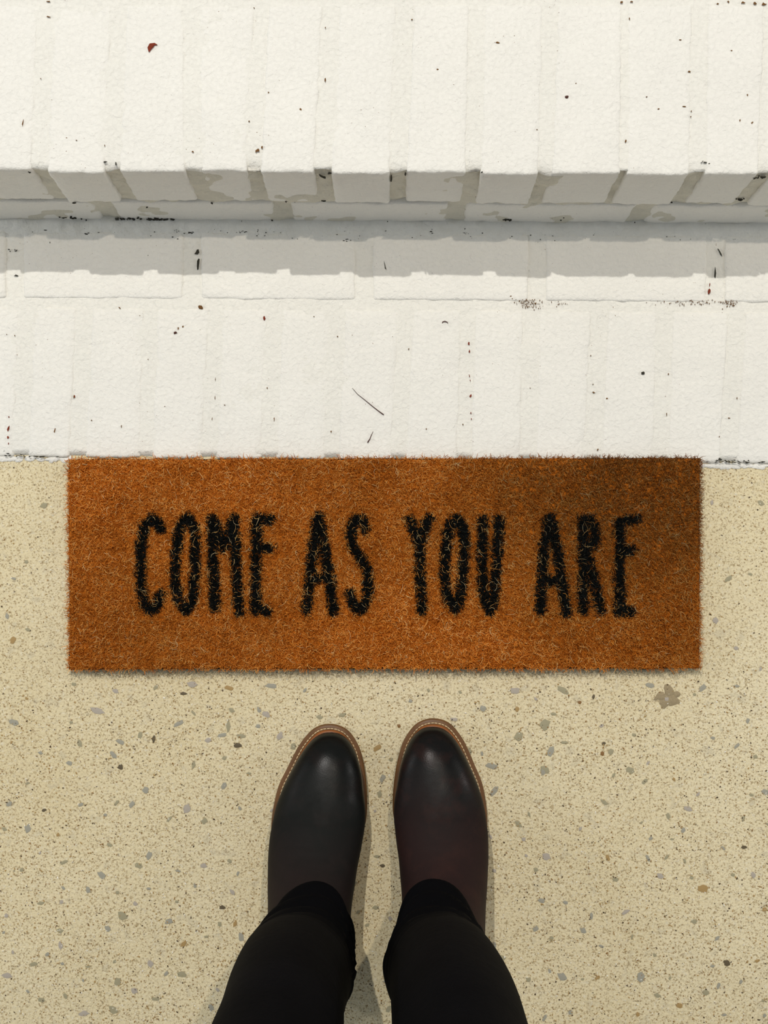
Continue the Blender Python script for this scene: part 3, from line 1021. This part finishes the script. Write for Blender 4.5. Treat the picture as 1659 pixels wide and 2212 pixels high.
def outline():
    """closed outline (lateral, d) resampled evenly, inner side first from heel to toe"""
    pts = [(r[1], r[0]) for r in OUT[::-1]] + [(-r[2], r[0]) for r in OUT[1:]]
    P = [Vector((p[0], -p[1])) for p in pts[:-1]]
    # Catmull-Rom smooth
    out = []
    n = len(P)
    for i in range(n):
        p0, p1, p2, p3 = P[i - 1], P[i], P[(i + 1) % n], P[(i + 2) % n]
        for k in range(6):
            t = k / 6
            out.append(0.5 * ((2 * p1) + (p2 - p0) * t + (2 * p0 - 5 * p1 + 4 * p2 - p3) * t * t + (3 * p1 - p0 - 3 * p2 + p3) * t ** 3))
    L = [0.0]
    for i in range(len(out)):
        L.append(L[-1] + (out[(i + 1) % len(out)] - out[i]).length)
    res, N, j = [], 220, 0
    for k in range(N):
        s = L[-1] * k / N
        while L[j + 1] < s:
            j += 1
        t = (s - L[j]) / (L[j + 1] - L[j] + 1e-12)
        res.append(out[j % len(out)].lerp(out[(j + 1) % len(out)], t))
    nr = []
    for k in range(N):
        t = (res[(k + 2) % N] - res[k - 2]).normalized()
        nr.append(Vector((t.y, -t.x)))
    c = sum((r for r in res), Vector((0, 0))) / N
    if sum((r - c).dot(m) for r, m in zip(res, nr)) < 0:
        nr = [-m for m in nr]
    return res, nr


RES, NRM = outline()


def ring_loft(name, levels, side, mat_, parent, keep=None, cap_top=False, cap_bot=True, flat=False):
    """levels: (outward offset, z, follow the sole's rise)"""
    idx = [k for k in range(len(RES)) if keep is None or keep(-RES[k].y)]
    V, Fc = [], []
    for off, z, fol in levels:
        for k in idx:
            p = RES[k] + NRM[k] * off
            V.append((p.x * side, p.y, z + (lift(-RES[k].y) if fol else 0)))
    n = len(idx)
    for a in range(len(levels) - 1):
        for k in range(n):
            k2 = (k + 1) % n
            f = (a * n + k, a * n + k2, (a + 1) * n + k2, (a + 1) * n + k)
            Fc.append(f if side < 0 else f[::-1])
    if cap_bot:
        Fc.append(tuple(range(n)))
    if cap_top:
        Fc.append(tuple(range((len(levels) - 1) * n, len(levels) * n)))
    o = mesh_obj(name, V, Fc, mat_, parent)
    return o


# stations of the upper: lower point (d, z), upper point (d, z), half width factor handled below
ST = [((0.0085, 0.025), (0.0086, 0.028), 0.001), ((0.0090, 0.022), (0.0100, 0.034), 0.0078), ((0.0108, 0.021), (0.0135, 0.041), 0.0138),
      ((0.0150, 0.020), (0.0200, 0.0480), 0.0205), ((0.0225, 0.0195), (0.0290, 0.0540), 0.0270), ((0.035, 0.019), (0.0400, 0.0585), 0.0335),
      ((0.053, 0.019), (0.0560, 0.0625), 0.0405), ((0.074, 0.019), (0.0750, 0.0665), 0.0462), ((0.094, 0.019), (0.0930, 0.0720), 0.0505),
      ((0.115, 0.019), (0.1120, 0.0770), 0.0520), ((0.138, 0.020), (0.1290, 0.0850), 0.0515), ((0.163, 0.026), (0.1440, 0.0950), 0.0495),
      ((0.190, 0.033), (0.1570, 0.1070), 0.0475), ((0.217, 0.038), (0.1680, 0.1200), 0.0455), ((0.244, 0.040), (0.1770, 0.1335), 0.0442),
      ((0.268, 0.041), (0.1840, 0.1470), 0.0430), ((0.287, 0.044), (0.1890, 0.1600), 0.0420), ((0.295, 0.056), (0.1930, 0.1730), 0.0415),
      ((0.297, 0.080), (0.1955, 0.1860), 0.0412), ((0.294, 0.110), (0.1970, 0.1990), 0.0412), ((0.290, 0.145), (0.1975, 0.2120), 0.0412),
      ((0.289, 0.180), (0.1970, 0.2250), 0.0412)]


def spline(tab, sub):
    out = []
    n = len(tab)
    for i in range(n - 1):
        p0, p1, p2, p3 = [np.array(tab[max(0, min(n - 1, q))]) for q in (i - 1, i, i + 1, i + 2)]
        for k in range(sub):
            t = k / sub
            out.append(0.5 * (2 * p1 + (p2 - p0) * t + (2 * p0 - 5 * p1 + 4 * p2 - p3) * t * t + (3 * p1 - p0 - 3 * p2 + p3) * t ** 3))
    out.append(np.array(tab[-1]))
    return out


def upper_rings(side, extra=0.0):
    rows = [(b[0], b[1], t[0], t[1], w_) for b, t, w_ in ST]
    rows = spline(rows, 3)
    rings = []
    NP = 56
    for ri, (bd, bz, td, tz, w_) in enumerate(rows):
        dm = (bd + td) / 2
        cen = (interp(OUT, min(dm, 0.27), 1) - interp(OUT, min(dm, 0.27), 2)) / 2
        cen += 0.0015
        ring = []
        for k in range(NP):
            a = 2 * math.pi * k / NP
            ca, sa = math.cos(a), math.sin(a)
            if sa >= 0:
                lat = math.copysign(abs(ca) ** 0.93, ca)
                ver = abs(sa) ** 1.0
            else:
                lat = math.copysign(abs(ca) ** 0.62, ca)
                ver = -abs(sa) ** 0.85
            shaft = max(0.0, min(1.0, (tz - 0.09) / 0.06))
            m = 0.40 * (1 - shaft) + 0.5 * shaft         # level of the widest point
            t = m + (1 - m) * ver if ver >= 0 else m + m * ver
            d = bd + (td - bd) * t
            z = bz + (tz - bz) * t
            # inner ridge of the instep
            x = cen + lat * (w_ + extra)
            ins = shaft * 0.0
            # walking creases across the vamp
            cr = math.exp(-((d - 0.118) / 0.016) ** 2) * max(0, sa) * 0.0016 * math.sin((d - 0.10) * 480 + x * 22)
            cr += 0.0012 * nz(x, d, z, 26, 3 + side) * (0.4 + shaft)
            z += cr * (1 - shaft)
            x += cr * shaft
            if extra and sa > 0:
                z += extra * 0.7
            ring.append((x * side, -d, z))
        rings.append(ring)
    return rings


def rings_mesh(name, rings, mat_, parent, side, closed=True, ks=None, cap=False):
    V = [p for r in rings for p in r]
    n = len(rings[0])
    Fc = []
    for a in range(len(rings) - 1):
        for k in range(n if closed else n - 1):
            k2 = (k + 1) % n
            f = (a * n + k, a * n + k2, (a + 1) * n + k2, (a + 1) * n + k)
            Fc.append(f if side > 0 else f[::-1])
    if cap:
        Fc.append(tuple(range(n)))
        Fc.append(tuple(range(len(V) - n, len(V))))
    return mesh_obj(name, V, Fc, mat_, parent)


def boot(tip, side, turn, label):
    """side = +1 when the inner side of the boot points to +x"""
    rings = upper_rings(side)
    b = rings_mesh('boot', rings, M['leather_left' if side > 0 else 'leather_right'], None, side, cap=True)
    b.parent = person
    b.location = (tip.x - PO.x, tip.y - PO.y, 0)
    b.rotation_euler = (0, 0, turn)
    b['label'] = label
    # sole, stacked heel, welt and rand
    ring_loft('outsole', [(-0.0035, 0.0, True), (-0.0012, 0.0012, True), (-0.0008, 0.0105, True)], side, M['sole'], b)
    ring_loft('welt', [(-0.0010, 0.0100, True), (0.0, 0.0110, True), (0.0004, 0.0130, True), (0.0, 0.0158, True), (-0.0012, 0.0168, True), (-0.0045, 0.0170, True),
                       (-0.012, 0.0172, True)], side, M['welt'], b, cap_bot=False, cap_top=False)
    ring_loft('rand', [(-0.0060, 0.0165, True), (-0.0066, 0.0182, True), (-0.0076, 0.0192, True), (-0.0090, 0.0196, True), (-0.0115, 0.0190, True)],
              side, M['rand'], b, cap_bot=False)
    ring_loft('heel', [(-0.004, 0.0, False), (-0.0025, 0.0012, False), (-0.0012, 0.0345, False), (-0.003, 0.0355, False)], side, M['sole'], b,
              keep=lambda d: d > 0.218, cap_top=True)
    # stitches on the welt
    V, Fc = [], []
    L = 0.0
    nxt = 0.0
    for k in range(len(RES)):
        k2 = (k + 1) % len(RES)
        seg = (RES[k2] - RES[k]).length
        if -RES[k].y < 0.150:
            while nxt < L + seg:
                t = (nxt - L) / seg
                p = RES[k].lerp(RES[k2], t) - NRM[k] * 0.0047
                td = (RES[k2] - RES[k]).normalized()
                sd = Vector((-td.y, td.x))
                z = 0.0172 + lift(-RES[k].y)
                bb = len(V)
                for s_, w2, h_ in ((-1, 0.4, 0.0), (-0.6, 1, 0.0006), (0.6, 1, 0.0006), (1, 0.4, 0.0)):
                    q = p + td * s_ * 0.00185
                    for a_, hh in ((-1, -0.0004), (0, h_), (1, -0.0004)):
                        r_ = q + sd * a_ * 0.00055 * w2
                        V.append((r_.x * side, r_.y, z + hh))
                for r_ in range(3):
                    for c_ in range(2):
                        f = (bb + r_ * 3 + c_, bb + r_ * 3 + c_ + 1, bb + r_ * 3 + 4 + c_, bb + r_ * 3 + 3 + c_)
                        Fc.append(f)
                nxt += 0.0047
        else:
            nxt = max(nxt, L + seg)
        L += seg
    mesh_obj('stitching', V, Fc, M['thread'], b)['label'] = 'cream stitching'
    # elastic gussets on the two sides of the shaft
    big = upper_rings(side, 0.0005)
    n = len(big[0])
    for cen_k in (0, n // 2):
        part = []
        for ri in range(46, 62):
            half = int(3 + 5 * min(1.0, (ri - 45) / 8))
            row = []
            for q in range(-8, 9):
                kk = (cen_k + round(q * half / 8.0) + 3 * (1 if cen_k == 0 else -1)) % n
                row.append(big[ri][kk])
            part.append(row)
        rings_mesh('elastic_gusset', part, M['elastic'], b, side, closed=False)
    return b


TL, TR = W(716, 1564, 0.016), W(936, 1552, 0.016)
boot(TL, 1, math.radians(-2.5), 'blacker left boot with a brown welt')
boot(TR, -1, math.radians(-1.0), 'redder-brown right boot with a brown welt')


def trousers():
    NP = 64
    V, Fc = [], []
    # (z front, z back, cx, cy, hx, hy)
    def leg(rows, sd):
        base = len(V)
        rows2 = spline(rows, 5)
        for ri, (zf, zk, cx, cy, hx, hy) in enumerate(rows2):
            for k in range(NP):
                a = 2 * math.pi * k / NP
                ca, sa = math.cos(a), math.sin(a)
                zz = zk + (zf - zk) * (sa + 1) / 2
                fold = 0.0
                if zz < 0.5:
                    f = math.exp(-((zz - 0.17) / 0.09) ** 2)
                    fold = f * (0.0040 * math.sin(zz * 190 + 1.6 * math.sin(a * 2 + sd) + a * 0.8) + 0.003 * nz(ca * 0.1, sa * 0.1, zz, 14, 6 + sd))
                fold += 0.0028 * nz(ca * 0.1, sa * 0.1, zz, 9, 2 + sd)
                if ri == 0:
                    fold -= 0.0022
                V.append((cx + ca * (hx + fold) - PO.x, cy + sa * (hy + fold) - PO.y, zz))
        nr = len(rows2)
        for r in range(nr - 1):
            for k in range(NP):
                k2 = (k + 1) % NP
                Fc.append((base + r * NP + k, base + r * NP + k2, base + (r + 1) * NP + k2, base + (r + 1) * NP + k))
        Fc.append(tuple(base + (nr - 1) * NP + k for k in range(NP)))
    left = [(0.1200, 0.062, -0.0775, -0.3400, 0.0440, 0.0720), (0.124, 0.068, -0.0775, -0.3400, 0.0450, 0.0730), (0.140, 0.092, -0.0780, -0.3400, 0.0450, 0.0700),
            (0.156, 0.120, -0.0790, -0.3390, 0.0455, 0.0660), (0.178, 0.158, -0.0825, -0.3380, 0.0500, 0.0600), (0.210, 0.205, -0.0850, -0.335, 0.0530, 0.0560),
            (0.26, 0.26, -0.0835, -0.325, 0.0520, 0.0550), (0.32, 0.32, -0.0820, -0.315, 0.0505, 0.0560), (0.40, 0.40, -0.0820, -0.312, 0.0500, 0.0580),
            (0.48, 0.48, -0.0820, -0.320, 0.0505, 0.0620), (0.56, 0.56, -0.085, -0.342, 0.058, 0.070), (0.66, 0.66, -0.092, -0.368, 0.070, 0.084), (0.80, 0.80, -0.100, -0.388, 0.084, 0.100)]
    right = [(0.1200, 0.062, 0.0540, -0.3400, 0.0430, 0.0720), (0.124, 0.068, 0.0540, -0.3400, 0.0440, 0.0730), (0.140, 0.092, 0.0540, -0.3400, 0.0440, 0.0700),
             (0.156, 0.120, 0.0535, -0.3390, 0.0445, 0.0660), (0.178, 0.158, 0.0530, -0.3380, 0.0480, 0.0600), (0.210, 0.205, 0.0530, -0.335, 0.0500, 0.0560),
             (0.26, 0.26, 0.0530, -0.325, 0.0490, 0.0550), (0.32, 0.32, 0.0550, -0.315, 0.0500, 0.0560), (0.40, 0.40, 0.0580, -0.312, 0.0515, 0.0580),
             (0.48, 0.48, 0.0590, -0.320, 0.0520, 0.0620), (0.56, 0.56, 0.060, -0.342, 0.057, 0.070), (0.66, 0.66, 0.066, -0.368, 0.070, 0.084), (0.80, 0.80, 0.074, -0.388, 0.084, 0.100)]
    leg(left, 0.0)
    leg(right, 4.0)
    # hips
    base = len(V)
    hips = [(0.735, -0.015, 0.155, 0.080), (0.76, -0.015, 0.170, 0.098), (0.82, -0.015, 0.178, 0.110), (0.90, -0.015, 0.172, 0.108), (0.98, -0.015, 0.155, 0.098), (1.02, -0.015, 0.150, 0.094)]
    for z, cx, hx, hy in hips:
        for k in range(NP):
            a = 2 * math.pi * k / NP
            V.append((cx + math.cos(a) * hx - PO.x, -0.395 + math.sin(a) * hy - PO.y, z))
    for r in range(len(hips) - 1):
        for k in range(NP):
            k2 = (k + 1) % NP
            Fc.append((base + r * NP + k, base + r * NP + k2, base + (r + 1) * NP + k2, base + (r + 1) * NP + k))
    Fc.append(tuple(base + k for k in range(NP))[::-1])
    Fc.append(tuple(base + (len(hips) - 1) * NP + k for k in range(NP)))
    mesh_obj('trousers', V, Fc, M['cloth'], person)


trousers()
